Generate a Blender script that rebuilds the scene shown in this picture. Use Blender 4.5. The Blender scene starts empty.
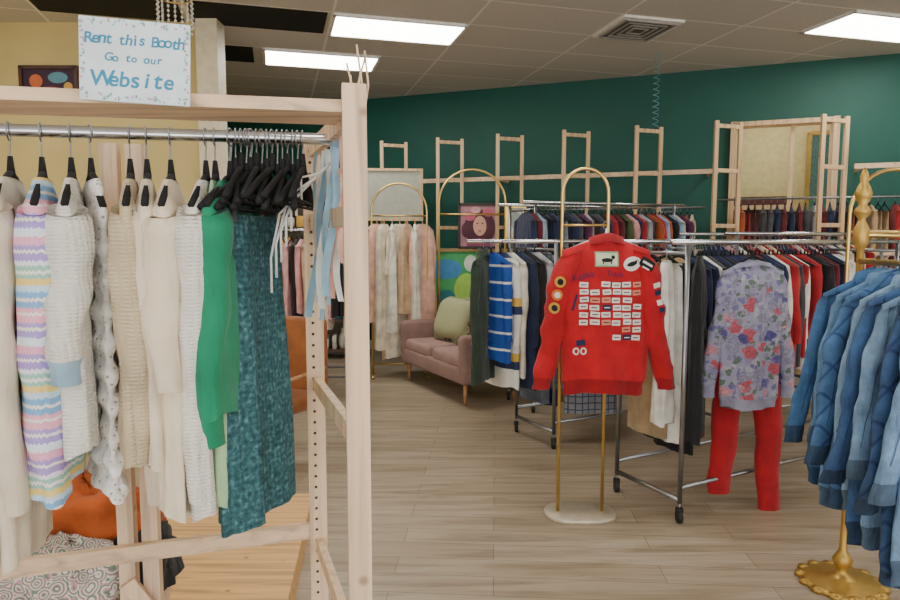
import bpy, bmesh, math, random
from mathutils import Vector, Matrix, noise
from mathutils.bvhtree import BVHTree
random.seed(7)
PI = math.pi

# ------------------------------------------------------------------ materials
def lin(h):
    h = h.lstrip('#')
    c = [int(h[i:i+2], 16)/255 for i in (0, 2, 4)]
    return tuple([(x/12.92 if x <= .04045 else ((x+.055)/1.055)**2.4) for x in c]+[1])

MC = {}
def base(name):
    m = bpy.data.materials.new(name); m.use_nodes = True
    nt = m.node_tree; b = nt.nodes['Principled BSDF']
    return m, nt, b
def N(nt, t, **k):
    n = nt.nodes.new(t)
    for a, v in k.items():
        if a in n.inputs.keys(): n.inputs[a].default_value = v
        else: setattr(n, a, v)
    return n
def L(nt, a, b): nt.links.new(a, b)
def coords(nt, scale=(1, 1, 1), rot=(0, 0, 0), loc=(0, 0, 0)):
    t = nt.nodes.new('ShaderNodeTexCoord'); m = nt.nodes.new('ShaderNodeMapping')
    m.inputs['Scale'].default_value = scale; m.inputs['Rotation'].default_value = rot; m.inputs['Location'].default_value = loc
    L(nt, t.outputs['Object'], m.inputs['Vector']); return m.outputs['Vector']
def ramp(nt, fac, stops, const=False):
    r = nt.nodes.new('ShaderNodeValToRGB')
    if const: r.color_ramp.interpolation = 'CONSTANT'
    e = r.color_ramp.elements
    while len(e) < len(stops): e.new(1)
    for i, (p, c) in enumerate(stops):
        e[i].position = p; e[i].color = lin(c)
    L(nt, fac, r.inputs['Fac']); return r.outputs['Color']
def bump(nt, b, fac, strength=.3, dist=.005):
    n = N(nt, 'ShaderNodeBump', Strength=strength, Distance=dist)
    L(nt, fac, n.inputs['Height'])
    if b.inputs['Normal'].is_linked: L(nt, b.inputs['Normal'].links[0].from_socket, n.inputs['Normal'])
    L(nt, n.outputs['Normal'], b.inputs['Normal'])
def mixc(nt, fac, a, b2, mode='MIX'):
    n = nt.nodes.new('ShaderNodeMix'); n.data_type = 'RGBA'; n.blend_type = mode
    if isinstance(fac, float): n.inputs[0].default_value = fac
    else: L(nt, fac, n.inputs[0])
    for s, v in ((6, a), (7, b2)):
        if isinstance(v, (tuple, list)): n.inputs[s].default_value = v
        else: L(nt, v, n.inputs[s])
    return n.outputs[2]
def shade(h, k):
    h = h.lstrip('#'); c = [int(h[i:i+2], 16) for i in (0, 2, 4)]
    return '#%02x%02x%02x' % tuple(max(0, min(255, int(x*k))) for x in c)
def wrinkle(nt, b, s=.6, d=.02):
    v = coords(nt, (20, 20, 5)); n = N(nt, 'ShaderNodeTexNoise', Scale=1.0, Detail=3., Distortion=.4); L(nt, v, n.inputs['Vector'])
    bump(nt, b, n.outputs['Fac'], s, d)

def fabric(name, col, var=.12, scale=260, rough=.9, bstr=.35, rib=0, wr=.55):
    if name in MC: return MC[name]
    m, nt, b = base(name); v = coords(nt)
    n1 = N(nt, 'ShaderNodeTexNoise', Scale=9.0, Detail=4.0); L(nt, v, n1.inputs['Vector'])
    c = ramp(nt, n1.outputs['Fac'], [(.3, shade(col, 1-var)), (.7, shade(col, 1+var))])
    b.inputs['Roughness'].default_value = rough
    b.inputs['Sheen Weight'].default_value = .12
    if wr: wrinkle(nt, b, wr)
    n2 = N(nt, 'ShaderNodeTexNoise', Scale=float(scale), Detail=2.0); L(nt, v, n2.inputs['Vector'])
    bump(nt, b, n2.outputs['Fac'], bstr, .003)
    if rib:
        w = N(nt, 'ShaderNodeTexWave', Scale=float(rib), Distortion=.6); w.bands_direction = 'X'
        L(nt, coords(nt, (1, 1, 0), (0, 0, .8)), w.inputs['Vector'])
        w3 = N(nt, 'ShaderNodeTexWave', Scale=float(rib)*1.6, Distortion=1.2); w3.bands_direction = 'Z'; L(nt, v, w3.inputs['Vector'])
        mx = N(nt, 'ShaderNodeMath', operation='MULTIPLY'); L(nt, w.outputs['Fac'], mx.inputs[0]); L(nt, w3.outputs['Fac'], mx.inputs[1])
        bump(nt, b, mx.outputs[0], .7, .004)
        c = mixc(nt, .3, c, ramp(nt, mx.outputs[0], [(0., shade(col, .86)), (.5, '#ffffff')]), 'MULTIPLY')
    L(nt, c, b.inputs['Base Color'])
    MC[name] = m; return m
def plain(name, col, rough=.5, metal=0., emit=0., spec=None):
    if name in MC: return MC[name]
    m, nt, b = base(name); v = coords(nt)
    n1 = N(nt, 'ShaderNodeTexNoise', Scale=14.0, Detail=3.0); L(nt, v, n1.inputs['Vector'])
    c = ramp(nt, n1.outputs['Fac'], [(.3, shade(col, .95)), (.7, shade(col, 1.04))])
    L(nt, c, b.inputs['Base Color'])
    b.inputs['Roughness'].default_value = rough; b.inputs['Metallic'].default_value = metal
    if emit:
        b.inputs['Emission Color'].default_value = lin(col); b.inputs['Emission Strength'].default_value = emit
    MC[name] = m; return m
def wood(name, col, axis='z', dark=.84):
    m, nt, b = base(name)
    sc = {'z': (38, 38, 1.6), 'x': (1.6, 38, 38), 'y': (38, 1.6, 38)}[axis]
    v = coords(nt, sc)
    n1 = N(nt, 'ShaderNodeTexNoise', Scale=1.0, Detail=6.0, Distortion=.6); L(nt, v, n1.inputs['Vector'])
    c = ramp(nt, n1.outputs['Fac'], [(.32, shade(col, dark)), (.5, col), (.7, shade(col, 1.06))])
    v2 = coords(nt, (9, 9, 9))
    vo = N(nt, 'ShaderNodeTexVoronoi', Scale=1.0); L(nt, v2, vo.inputs['Vector'])
    k = ramp(nt, vo.outputs['Distance'], [(.05, '#8a5a30'), (.13, '#ffffff')])
    L(nt, mixc(nt, .55, c, k, 'MULTIPLY'), b.inputs['Base Color']); b.inputs['Roughness'].default_value = .55
    bump(nt, b, n1.outputs['Fac'], .12, .002)
    return m

M_pine = wood('pine_post', '#e2c3a0', 'z'); M_pinex = wood('pine_board', '#e0c09c', 'x')
M_pinegold = wood('pine_back', '#d8b68a', 'z'); M_ply = wood('plywood', '#dcae72', 'x', .8)
M_hole = plain('peg_hole', '#4a3522', .9)
M_chrome = plain('chrome', '#d4d6d8', .2, 1.0); M_steel = plain('brushed_steel', '#9a9ca0', .35, 1.0)
M_gold = plain('brass', '#dcbb72', .28, 1.0); M_goldp = plain('gold_paint', '#c09c50', .4, .7)
M_black = plain('velvet_black', '#131313', .85); M_rub = plain('rubber', '#1c1c1c', .6)
M_white = plain('white_paint', '#ece9e2', .5); M_base = plain('champagne_plate', '#cfc3ac', .4, .4)
M_whang = wood('hanger_wood', '#c99a62', 'x')

def striped(name, stops, period, zig=0., off=0., coord='Z', rough=.9, sc=220):
    m, nt, b = base(name)
    t = nt.nodes.new('ShaderNodeTexCoord'); s = nt.nodes.new('ShaderNodeSeparateXYZ'); L(nt, t.outputs['Object'], s.inputs[0])
    z = s.outputs[coord]
    if zig:
        a = N(nt, 'ShaderNodeMath', operation='ADD'); L(nt, s.outputs['X'], a.inputs[0]); L(nt, s.outputs['Y'], a.inputs[1])
        p = N(nt, 'ShaderNodeMath', operation='PINGPONG'); L(nt, a.outputs[0], p.inputs[0]); p.inputs[1].default_value = .005
        q = N(nt, 'ShaderNodeMath', operation='MULTIPLY_ADD'); L(nt, p.outputs[0], q.inputs[0]); q.inputs[1].default_value = zig; L(nt, z, q.inputs[2]); z = q.outputs[0]
    d = N(nt, 'ShaderNodeMath', operation='MULTIPLY_ADD'); L(nt, z, d.inputs[0]); d.inputs[1].default_value = 1/period; d.inputs[2].default_value = off+50
    f = N(nt, 'ShaderNodeMath', operation='FRACT'); L(nt, d.outputs[0], f.inputs[0])
    c = ramp(nt, f.outputs[0], stops, True); L(nt, c, b.inputs['Base Color']); b.inputs['Roughness'].default_value = rough
    wrinkle(nt, b, .5)
    n2 = N(nt, 'ShaderNodeTexNoise', Scale=float(sc)); L(nt, t.outputs['Object'], n2.inputs['Vector']); bump(nt, b, n2.outputs['Fac'], .5, .003)
    return m
M_pastel = striped('pastel_fairisle', [(0, '#ab96d8'), (.06, '#f1e8e0'), (.09, '#ab96d8'), (.13, '#f0abc0'), (.20, '#f1e8e0'), (.23, '#f0abc0'), (.27, '#7fb0dc'), (.33, '#f1e8e0'), (.36, '#7fb0dc'), (.42, '#c5dfef'), (.48, '#f0d27a'), (.54, '#98c8b6'), (.58, '#f1e8e0'), (.61, '#98c8b6'), (.66, '#e9e3ee'), (.70, '#aa92d0'), (.77, '#f1e8e0'), (.80, '#aa92d0'), (.84, '#ecaac4'), (.92, '#dfe9f2')], .21, .9)
M_bluestripe = striped('blue_stripe', [(0, '#1f4fa8'), (.5, '#dfe4ea'), (.64, '#1f4fa8')], .12)
M_whitestripe = striped('white_stripe', [(0, '#e7e6e0'), (.7, '#2c3a5e'), (.85, '#dcb24c')], .4)
def plaid():
    m, nt, b = base('grey_plaid'); v = coords(nt)
    br = N(nt, 'ShaderNodeTexBrick', Scale=1.0); br.offset = 0; br.inputs['Brick Width'].default_value = .05; br.inputs['Row Height'].default_value = .05; br.inputs['Mortar Size'].default_value = .005
    br.inputs['Color1'].default_value = lin('#6d7078'); br.inputs['Color2'].default_value = lin('#7d8088'); br.inputs['Mortar'].default_value = lin('#3c4150')
    L(nt, coords(nt, (1, 1, 1), (PI/2, 0, 0)), br.inputs['Vector']); L(nt, br.outputs['Color'], b.inputs['Base Color']); b.inputs['Roughness'].default_value = .95; wrinkle(nt, b, .5); return m
M_plaid = plaid()

def tweed():
    m, nt, b = base('teal_tweed'); v = coords(nt, (1, 1, 1))
    n1 = N(nt, 'ShaderNodeTexNoise', Scale=90., Detail=4.); L(nt, v, n1.inputs['Vector'])
    w = N(nt, 'ShaderNodeTexWave', Scale=26., Distortion=1.5); w.bands_direction = 'X'; L(nt, v, w.inputs['Vector'])
    w2 = N(nt, 'ShaderNodeTexWave', Scale=22., Distortion=1.5); w2.bands_direction = 'Z'; L(nt, v, w2.inputs['Vector'])
    c = ramp(nt, n1.outputs['Fac'], [(.3, '#22484e'), (.55, '#3d6c72'), (.75, '#6f9a9e')])
    c2 = mixc(nt, .25, c, ramp(nt, w.outputs['Fac'], [(.2, '#3a7f86'), (.8, '#ffffff')]), 'MULTIPLY')
    c3 = mixc(nt, .2, c2, ramp(nt, w2.outputs['Fac'], [(.2, '#2f6a70'), (.8, '#ffffff')]), 'MULTIPLY')
    L(nt, c3, b.inputs['Base Color']); b.inputs['Roughness'].default_value = .95; wrinkle(nt, b, .5); bump(nt, b, n1.outputs['Fac'], .5, .003); return m
M_tweed = tweed()
def floral():
    m, nt, b = base('floral_knit'); v = coords(nt)
    n0 = N(nt, 'ShaderNodeTexNoise', Scale=26., Detail=4.); L(nt, v, n0.inputs['Vector'])
    bs = '#9896b0'; col = lin(bs)
    for sc, am, lo, hi, stops, off in ((30., .06, .36, .42, [(0, '#6f8272'), (.25, bs), (.45, '#827fae'), (.62, '#bdbccb'), (.8, bs)], 3.),
                                  (13., .09, .27, .31, [(0, '#c4606f'), (.22, '#6e68a4'), (.40, bs), (.58, '#d4959e'), (.72, '#5a5892'), (.84, bs)], 0.)):
        vv = nt.nodes.new('ShaderNodeVectorMath'); vv.operation = 'MULTIPLY_ADD'; L(nt, n0.outputs['Color'], vv.inputs[0]); vv.inputs[1].default_value = (am, am, am); L(nt, coords(nt, loc=(off, 0, 0)), vv.inputs[2])
        vo = N(nt, 'ShaderNodeTexVoronoi', Scale=sc); L(nt, vv.outputs[0], vo.inputs['Vector'])
        s = nt.nodes.new('ShaderNodeSeparateColor'); L(nt, vo.outputs['Color'], s.inputs[0])
        c = ramp(nt, s.outputs[0], stops, True)
        w = N(nt, 'ShaderNodeMath', operation='MULTIPLY'); L(nt, vo.outputs['Distance'], w.inputs[0]); w.inputs[1].default_value = 40.
        sn = N(nt, 'ShaderNodeMath', operation='SINE'); L(nt, w.outputs[0], sn.inputs[0])
        c = mixc(nt, .5, c, ramp(nt, sn.outputs[0], [(.2, '#8a8a96'), (.6, '#ffffff')]), 'MULTIPLY')
        col = mixc(nt, ramp(nt, vo.outputs['Distance'], [(lo+.1, '#ffffff'), (hi+.16, '#000000')]), col, c)
    L(nt, col, b.inputs['Base Color']); b.inputs['Roughness'].default_value = .95; wrinkle(nt, b, .5); bump(nt, b, n0.outputs['Fac'], .3, .004); return m
M_floral = floral()
def denim(name, col, quilt=False):
    m, nt, b = base(name); v = coords(nt)
    n1 = N(nt, 'ShaderNodeTexNoise', Scale=6., Detail=8., Roughness=.7); L(nt, v, n1.inputs['Vector'])
    c = ramp(nt, n1.outputs['Fac'], [(.3, shade(col, .7)), (.55, col), (.75, shade(col, 1.25))])
    if quilt:
        w = N(nt, 'ShaderNodeTexWave', Scale=4.5); w.bands_direction = 'DIAGONAL'; L(nt, v, w.inputs['Vector'])
        v2 = coords(nt, (-1, 1, 1)); w2 = N(nt, 'ShaderNodeTexWave', Scale=4.5); w2.bands_direction = 'DIAGONAL'; L(nt, v2, w2.inputs['Vector'])
        mx = N(nt, 'ShaderNodeMath', operation='MINIMUM'); L(nt, w.outputs['Fac'], mx.inputs[0]); L(nt, w2.outputs['Fac'], mx.inputs[1])
        c = mixc(nt, .7, c, ramp(nt, mx.outputs[0], [(.0, '#5f7fae'), (.06, '#ffffff')]), 'MULTIPLY')
        bump(nt, b, mx.outputs[0], .3, .004)
    else:
        wrinkle(nt, b, .8, .03)
        n2 = N(nt, 'ShaderNodeTexNoise', Scale=300.); L(nt, v, n2.inputs['Vector']); bump(nt, b, n2.outputs['Fac'], .3, .003)
    L(nt, c, b.inputs['Base Color']); b.inputs['Roughness'].default_value = .85; return m
def lace():
    m, nt, b = base('crochet_lace'); v = coords(nt)
    vo = N(nt, 'ShaderNodeTexVoronoi', Scale=60.); vo.feature = 'F1'; L(nt, v, vo.inputs['Vector'])
    b.inputs['Roughness'].default_value = .95
    L(nt, ramp(nt, vo.outputs['Distance'], [(.12, '#a8a091'), (.26, '#faf8f3')]), b.inputs['Base Color'])
    bump(nt, b, vo.outputs['Distance'], .6, .006); return m
M_lace = lace()
def crochet(name, a, b2, c3, sc=16.):
    m, nt, b = base(name); v = coords(nt)
    vo = N(nt, 'ShaderNodeTexVoronoi', Scale=sc); L(nt, v, vo.inputs['Vector'])
    w = N(nt, 'ShaderNodeMath', operation='MULTIPLY'); L(nt, vo.outputs['Distance'], w.inputs[0]); w.inputs[1].default_value = 5.
    f = N(nt, 'ShaderNodeMath', operation='FRACT'); L(nt, w.outputs[0], f.inputs[0])
    L(nt, ramp(nt, f.outputs[0], [(0, a), (.35, b2), (.7, c3)], True), b.inputs['Base Color']); b.inputs['Roughness'].default_value = 1
    n = N(nt, 'ShaderNodeTexNoise', Scale=150.); L(nt, v, n.inputs['Vector']); bump(nt, b, n.outputs['Fac'], .7, .006); return m

# ------------------------------------------------------------------ mesh builder
def T(x, y, z, rz=0., rx=0., ry=0., s=1.):
    return Matrix.Translation((x, y, z)) @ Matrix.Rotation(rz, 4, 'Z') @ Matrix.Rotation(ry, 4, 'Y') @ Matrix.Rotation(rx, 4, 'X') @ Matrix.Scale(s, 4)
class MB:
    def __init__(s): s.v = []; s.f = []; s.m = []; s.sm = []; s.mats = []
    def add(s, vs, fs, mat, M=None, smooth=True):
        if mat not in s.mats: s.mats.append(mat)
        i = s.mats.index(mat); o = len(s.v)
        for v in vs:
            v = Vector(v); s.v.append(M @ v if M else v)
        for f in fs: s.f.append([a+o for a in f]); s.m.append(i); s.sm.append(smooth)
    def box(s, c, z, mat, M=None):
        x, y, w = c; a, b, d = z[0]/2, z[1]/2, z[2]/2
        vs = [(x+i*a, y+j*b, w+k*d) for k in (-1, 1) for j in (-1, 1) for i in (-1, 1)]
        s.add(vs, [(0, 2, 3, 1), (4, 5, 7, 6), (0, 1, 5, 4), (2, 6, 7, 3), (0, 4, 6, 2), (1, 3, 7, 5)], mat, M, False)
    def rbox(s, c, z, r, mat, M=None, seg=4):
        bm = bmesh.new(); bmesh.ops.create_cube(bm, size=1)
        for v in bm.verts: v.co = Vector((v.co.x*z[0], v.co.y*z[1], v.co.z*z[2]))
        bmesh.ops.bevel(bm, geom=bm.edges[:], offset=r, segments=seg, profile=.5, affect='EDGES')
        bm.verts.index_update()
        s.add([v.co+Vector(c) for v in bm.verts], [[v.index for v in f.verts] for f in bm.faces], mat, M, True); bm.free()
    def beam(s, p0, p1, w, h, mat, M=None):
        p0 = Vector(p0); p1 = Vector(p1); d = p1-p0; l = d.length; d.normalize()
        up = Vector((0, 0, 1)) if abs(d.z) < .95 else Vector((0, 1, 0))
        sd = d.cross(up).normalized(); up = sd.cross(d)
        vs = [p0+d*(l*i)+sd*(w/2*j)+up*(h/2*k) for k in (-1, 1) for j in (-1, 1) for i in (0, 1)]
        s.add(vs, [(0, 2, 3, 1), (4, 5, 7, 6), (0, 1, 5, 4), (2, 6, 7, 3), (0, 4, 6, 2), (1, 3, 7, 5)], mat, M, False)
    def tube(s, pts, r, mat, M=None, n=8, closed=False, flat=1.):
        pts = [Vector(p) for p in pts]; k = len(pts)
        if not isinstance(r, (list, tuple)): r = [r]*k
        tg = []
        for i in range(k):
            a = pts[(i-1) % k] if (i > 0 or closed) else pts[0]; b = pts[(i+1) % k] if (i < k-1 or closed) else pts[-1]
            tg.append((b-a).normalized())
        ref = Vector((0, 0, 1)) if abs(tg[0].z) < .9 else Vector((1, 0, 0))
        nr = tg[0].cross(ref).normalized(); vs = []; fs = []
        for i in range(k):
            nr = (nr-tg[i]*nr.dot(tg[i])).normalized(); bn = tg[i].cross(nr)
            for j in range(n):
                a = 2*PI*j/n; vs.append(pts[i]+nr*(math.cos(a)*r[i])+bn*(math.sin(a)*r[i]*flat))
        for i in range(k if closed else k-1):
            for j in range(n):
                q = (i+1) % k; fs.append((i*n+j, i*n+(j+1) % n, q*n+(j+1) % n, q*n+j))
        if not closed: fs.append(list(range(n))[::-1]); fs.append([(k-1)*n+j for j in range(n)])
        s.add(vs, fs, mat, M, True)
    def lathe(s, prof, c, mat, M=None, n=24, sy=1.):
        vs = []; fs = []
        for r, z in prof:
            for j in range(n):
                a = 2*PI*j/n; vs.append((c[0]+r*math.cos(a), c[1]+r*math.sin(a)*sy, c[2]+z))
        for i in range(len(prof)-1):
            for j in range(n): fs.append((i*n+j, i*n+(j+1) % n, (i+1)*n+(j+1) % n, (i+1)*n+j))
        fs.append(list(range(n))[::-1]); fs.append([(len(prof)-1)*n+j for j in range(n)])
        s.add(vs, fs, mat, M, True)
    def disc(s, c, rx, rz, mat, M=None, n=20, ang=0):
        vs = []
        for j in range(n):
            a = 2*PI*j/n; x, z = rx*math.cos(a), rz*math.sin(a)
            vs.append((c[0]+x*math.cos(ang)-z*math.sin(ang), c[1], c[2]+x*math.sin(ang)+z*math.cos(ang)))
        s.add(vs, [list(range(n))], mat, M, False)
    def obj(s, name, M=None, parent=None, bevel=0., center=True):
        me = bpy.data.meshes.new(name)
        off = Vector((0, 0, 0))
        if center and M is None:
            xs = [v.x for v in s.v]; ys = [v.y for v in s.v]; zs = [v.z for v in s.v]
            off = Vector(((min(xs)+max(xs))/2, (min(ys)+max(ys))/2, min(zs)))
        me.from_pydata([v-off for v in s.v], [], s.f)
        for m in s.mats: me.materials.append(m)
        me.polygons.foreach_set('material_index', s.m); me.polygons.foreach_set('use_smooth', s.sm); me.update()
        o = bpy.data.objects.new(name, me); bpy.context.scene.collection.objects.link(o)
        if M is not None: o.matrix_world = M
        else: o.location = off
        if parent:
            bpy.context.view_layer.update(); o.parent = parent; o.matrix_parent_inverse = parent.matrix_world.inverted()
        if bevel:
            b = o.modifiers.new('bevel', 'BEVEL'); b.width = bevel; b.segments = 2; b.limit_method = 'ANGLE'
        return o

def text_geo(body, size, bold=.012):
    cu = bpy.data.curves.new('t', 'FONT'); cu.body = body; cu.size = size; cu.align_x = 'CENTER'; cu.align_y = 'BOTTOM_BASELINE'; cu.offset = size*bold
    o = bpy.data.objects.new('t', cu); bpy.context.scene.collection.objects.link(o)
    bpy.context.view_layer.update()
    me = bpy.data.meshes.new_from_object(o.evaluated_get(bpy.context.evaluated_depsgraph_get()))
    vs = [(v.co.x, 0, v.co.y) for v in me.vertices]; fs = [list(p.vertices) for p in me.polygons]
    bpy.data.objects.remove(o); bpy.data.curves.remove(cu); bpy.data.meshes.remove(me)
    return vs, fs

# ------------------------------------------------------------------ garments
def hanger(mb, M, hw=.2, z=-.085, drop=.07, mat=None, hookm=None, n=6):
    mat = mat or M_black; hookm = hookm or M_steel
    hk = []
    for i in range(9):
        a = -.35*PI + i/8*1.45*PI
        hk.append((.02*math.sin(a)*-1, 0, -.004+.02*math.cos(a)-.018))
    hk = hk[::-1]; hk = [(p[0], p[1], p[2]+.02) for p in hk]
    mb.tube(hk+[(0, 0, z+.045), (0, 0, z+.03)], .0018, hookm, M, 5)
    mb.tube([(0, 0, z+.04), (0, 0, z)], [.005, .009], mat, M, n)
    pts = [(-hw, 0, z-drop), (-hw*.5, 0, z-drop*.42), (-.03, 0, z-.003), (0, 0, z+.004), (.03, 0, z-.003), (hw*.5, 0, z-drop*.42), (hw, 0, z-drop)]
    mb.tube(pts, .0075, mat, M, n); mb.tube([pts[0], pts[-1]], .0035, mat, M, n)

def nz(x, y, z): return noise.noise(Vector((x, y, z)))
def garment(mb, mat, M=None, Ln=.65, sw=.2, hem=None, th=.03, hth=.045, sleeve=.5, sr=.05, splay=.05, nu=36, nv=24, seed=0,
            fold=.010, neck=.06, z0=-.08, sdrop=.07, trim=None, band=0., cuff=0., collar=None, ch=.04, scallop=0., nsl=14, ysw=0., cuffr=.62, fwd=0., sn=.22, sfl=.76):
    rd = random.Random(seed); p = [rd.uniform(0, 6.28) for _ in range(8)]; so = rd.uniform(0, 50)
    hem = hem or sw*1.05; trim = trim or mat; hi = nu > 20
    ts = [0, .008, sdrop*.35, sdrop*.7, sdrop, sdrop+.03]
    t = sdrop+.03; k = nv-6
    ts += [t+(Ln-t)*(i+1)/k for i in range(k)]
    vs = []; fs = []; ft = []
    for t in ts:
        if t < sdrop: hw = neck+(sw-neck)*(t/sdrop)
        else: hw = sw+(hem-sw)*((t-sdrop)/(Ln-sdrop))
        tk = th*(.45+.55*min(1, t/.1)) + (hth-th)*min(1, t/Ln)
        g = min(1, t/.35); sc_ = 1+scallop*math.sin(t*95); tk *= 1+(sc_-1)*4
        if band and t > Ln-band: tk *= .88; hw *= .95
        for j in range(nu):
            a = 2*PI*j/nu; ca, sa = math.cos(a), math.sin(a)
            f = fold*g*(math.sin(5*a+p[0]+2.5*t)+.7*math.sin(8*a+p[1]-3*t)+.4*math.sin(13*a+p[2]+5*t))
            x = hw*math.copysign(abs(ca)**.75, ca)*sc_ + f*.5*ca
            y = tk*math.copysign(abs(sa)**.7, sa)+f*sa
            z = z0-t-(.010*math.sin(3*a+p[4])*g if t > Ln*.6 else 0)
            if hi:
                w_ = nz(x*16+so, y*10, z*7)*.012*min(1, t/.12); y += w_*sa; x += nz(y*20, z*8, so)*.007*g
            vs.append((x, y+ysw*t, z))
    for i in range(len(ts)-1):
        for j in range(nu):
            fs.append((i*nu+j, (i+1)*nu+j, (i+1)*nu+(j+1) % nu, i*nu+(j+1) % nu)); ft.append(band > 0 and ts[i+1] > Ln-band+1e-6)
    mb.add(vs, [f for f, q in zip(fs, ft) if not q]+[list(range(nu))[::-1]], mat, M)
    if band: mb.add(vs, [f for f, q in zip(fs, ft) if q], trim, M)
    n = len(ts); mb.add(vs[(n-1)*nu:], [list(range(nu))], trim if band else mat, M)
    if sleeve:
        ns = 14 if hi else 8
        for sd in (-1, 1):
            vv = []; ff = []; fc = []
            for i in range(nsl+1):
                q = i/nsl
                cx = sd*(sw-sr*.75+splay*(q**.8)+.006*math.sin(q*7+p[5])); cy = ysw*q*sleeve+.015*math.sin(q*4+p[6]+sd)*q-fwd*q*math.sin(q*2.2)
                cz = z0-sdrop*.75-sr*.3-sleeve*q
                r = sr*(1-.38*q)*(1+.06*math.sin(q*19+p[7]+sd)*(nsl > 8))
                if cuff and q > 1-cuff/sleeve: r = sr*cuffr
                if i == 0: r = sr*.8
                for j in range(ns):
                    a = 2*PI*j/ns; rr = r
                    if hi: rr = r*(1+sn*nz(math.cos(a)*1.6+so, math.sin(a)*1.6+sd, cz*13)*min(1, q*4))
                    vv.append((cx+rr*math.cos(a), cy+rr*sfl*math.sin(a)*(1+.08*math.sin(3*a+q*5)), cz+sd*r*.35*math.cos(a)*-1*(1-q)))
            for i in range(nsl):
                for j in range(ns):
                    ff.append((i*ns+j, (i+1)*ns+j, (i+1)*ns+(j+1) % ns, i*ns+(j+1) % ns)); fc.append(cuff > 0 and (i+1)/nsl > 1-cuff/sleeve)
            mb.add(vv, [f for f, c in zip(ff, fc) if not c]+[list(range(ns))[::-1]], mat, M)
            if cuff: mb.add(vv, [f for f, c in zip(ff, fc) if c], trim, M)
            mb.add(vv[nsl*ns:], [list(range(ns))], trim if cuff else mat, M)
    if collar:
        vv = []; ff = []; nc = 24
        for i, (k2, dz) in enumerate(((1.0, -.012), (1.02, ch*.5), (1.0, ch), (1.25, ch*.85), (1.5, -.012))):
            for j in range(nc):
                a = 2*PI*j/nc
                vv.append((neck*1.02*k2*math.cos(a), (th*.62)*k2*1.35*math.sin(a), z0+dz-abs(math.cos(a))*.02))
        for i in range(4):
            for j in range(nc): ff.append((i*nc+j, (i+1)*nc+j, (i+1)*nc+(j+1) % nc, i*nc+(j+1) % nc))
        mb.add(vv, ff, collar, M)

def skirt(mb, mat, M=None, Ln=.75, w0=.15, w1=.26, th=.03, z0=-.14, seed=1, fold=.012, nu=48, nv=20):
    rd = random.Random(seed); p = [rd.uniform(0, 6.28) for _ in range(4)]; vs = []; fs = []
    for i in range(nv+1):
        q = i/nv; hw = w0+(w1-w0)*min(1, q*1.3)**.8
        for j in range(nu):
            a = 2*PI*j/nu; f = fold*min(1, .2+q*1.2)*(math.sin(6*a+p[0]+q)+.6*math.sin(11*a+p[1]-q))
            vs.append((hw*math.copysign(abs(math.cos(a))**.8, math.cos(a))+f*.4*math.cos(a), (th*(.5+.8*q))*math.sin(a)+f*math.sin(a), z0-Ln*q))
    for i in range(nv):
        for j in range(nu): fs.append((i*nu+j, (i+1)*nu+j, (i+1)*nu+(j+1) % nu, i*nu+(j+1) % nu))
    fs.append(list(range(nu))[::-1]); fs.append([nv*nu+j for j in range(nu)])
    mb.add(vs, fs, mat, M)
def trousers(mb, mat, M=None, Ln=1.0, hip=.19, gap=.11, z0=-.1, r0=.1, r1=.075, fl=.5, seed=2, dl=0.):
    n = 20; vs = []; fs = []
    H = .26*Ln if Ln > .5 else .1
    for i in range(7):
        q = i/6
        for j in range(n):
            a = 2*PI*j/n
            vs.append(((hip*(.82+.18*q))*math.copysign(abs(math.cos(a))**.8, math.cos(a)), r0*fl*math.sin(a), z0-H*q))
    for i in range(6):
        for j in range(n): fs.append((i*n+j, (i+1)*n+j, (i+1)*n+(j+1) % n, i*n+(j+1) % n))
    fs.append(list(range(n))[::-1]); fs.append([6*n+j for j in range(n)]); mb.add(vs, fs, mat, M)
    for sd in (-1, 1):
        pts = []; rr = []; K = 24; Ls = Ln-(dl if sd < 0 else 0)
        for i in range(K):
            q = i/(K-1); x = sd*(hip-r0 + (gap-(hip-r0))*q); pts.append((x+.004*math.sin(q*14+sd), .006*math.sin(q*9+sd), z0-H*.75-(Ls-H*.75)*q))
            rr.append((r0+(r1-r0)*q)*(1+.02*math.sin(q*23+sd)))
        vs = []; fs = []
        for i, (pp, r) in enumerate(zip(pts, rr)):
            for j in range(14):
                a = 2*PI*j/14; w_ = 1+.14*nz(math.cos(a)*1.5+sd*3, math.sin(a)*1.5, pp[2]*9)
                vs.append((pp[0]+r*w_*math.cos(a), pp[1]+r*w_*fl*math.sin(a)*(1+.1*math.sin(4*a)), pp[2]))
        for i in range(K-1):
            for j in range(14): fs.append((i*14+j, (i+1)*14+j, (i+1)*14+(j+1) % 14, i*14+(j+1) % 14))
        fs.append([(K-1)*14+j for j in range(14)]); mb.add(vs, fs, mat, M)

def mass(mb, p0, p1, z, n, ang, pal, l0=.55, l1=.85, seed=0, wire=True, sw=.2, th=.02, pants=.15):
    rd = random.Random(seed)
    for i in range(n):
        q = (i+.5)/n+rd.uniform(-.2, .2)/n
        x = p0[0]+(p1[0]-p0[0])*q; y = p0[1]+(p1[1]-p0[1])*q
        M = T(x, y, z, ang+rd.uniform(-.12, .12)); c = rd.choice(pal)
        if wire: hanger(mb, M, sw*.92, n=4)
        if rd.random() < pants:
            skirt(mb, c, M, Ln=rd.uniform(l1*.8, l1), w0=.12, w1=.16, th=.022, z0=-.15, seed=rd.random(), nu=20, nv=7, fold=.006)
        else:
            garment(mb, c, M, Ln=rd.uniform(l0, l1), sw=sw*rd.uniform(.92, 1.05), th=th, hth=th*1.5, sleeve=rd.choice([.25, .5, .52, .55]), sr=.045,
                    splay=rd.uniform(0, .05), nu=18, nv=11, seed=rd.random(), fold=.006, nsl=7)

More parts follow.
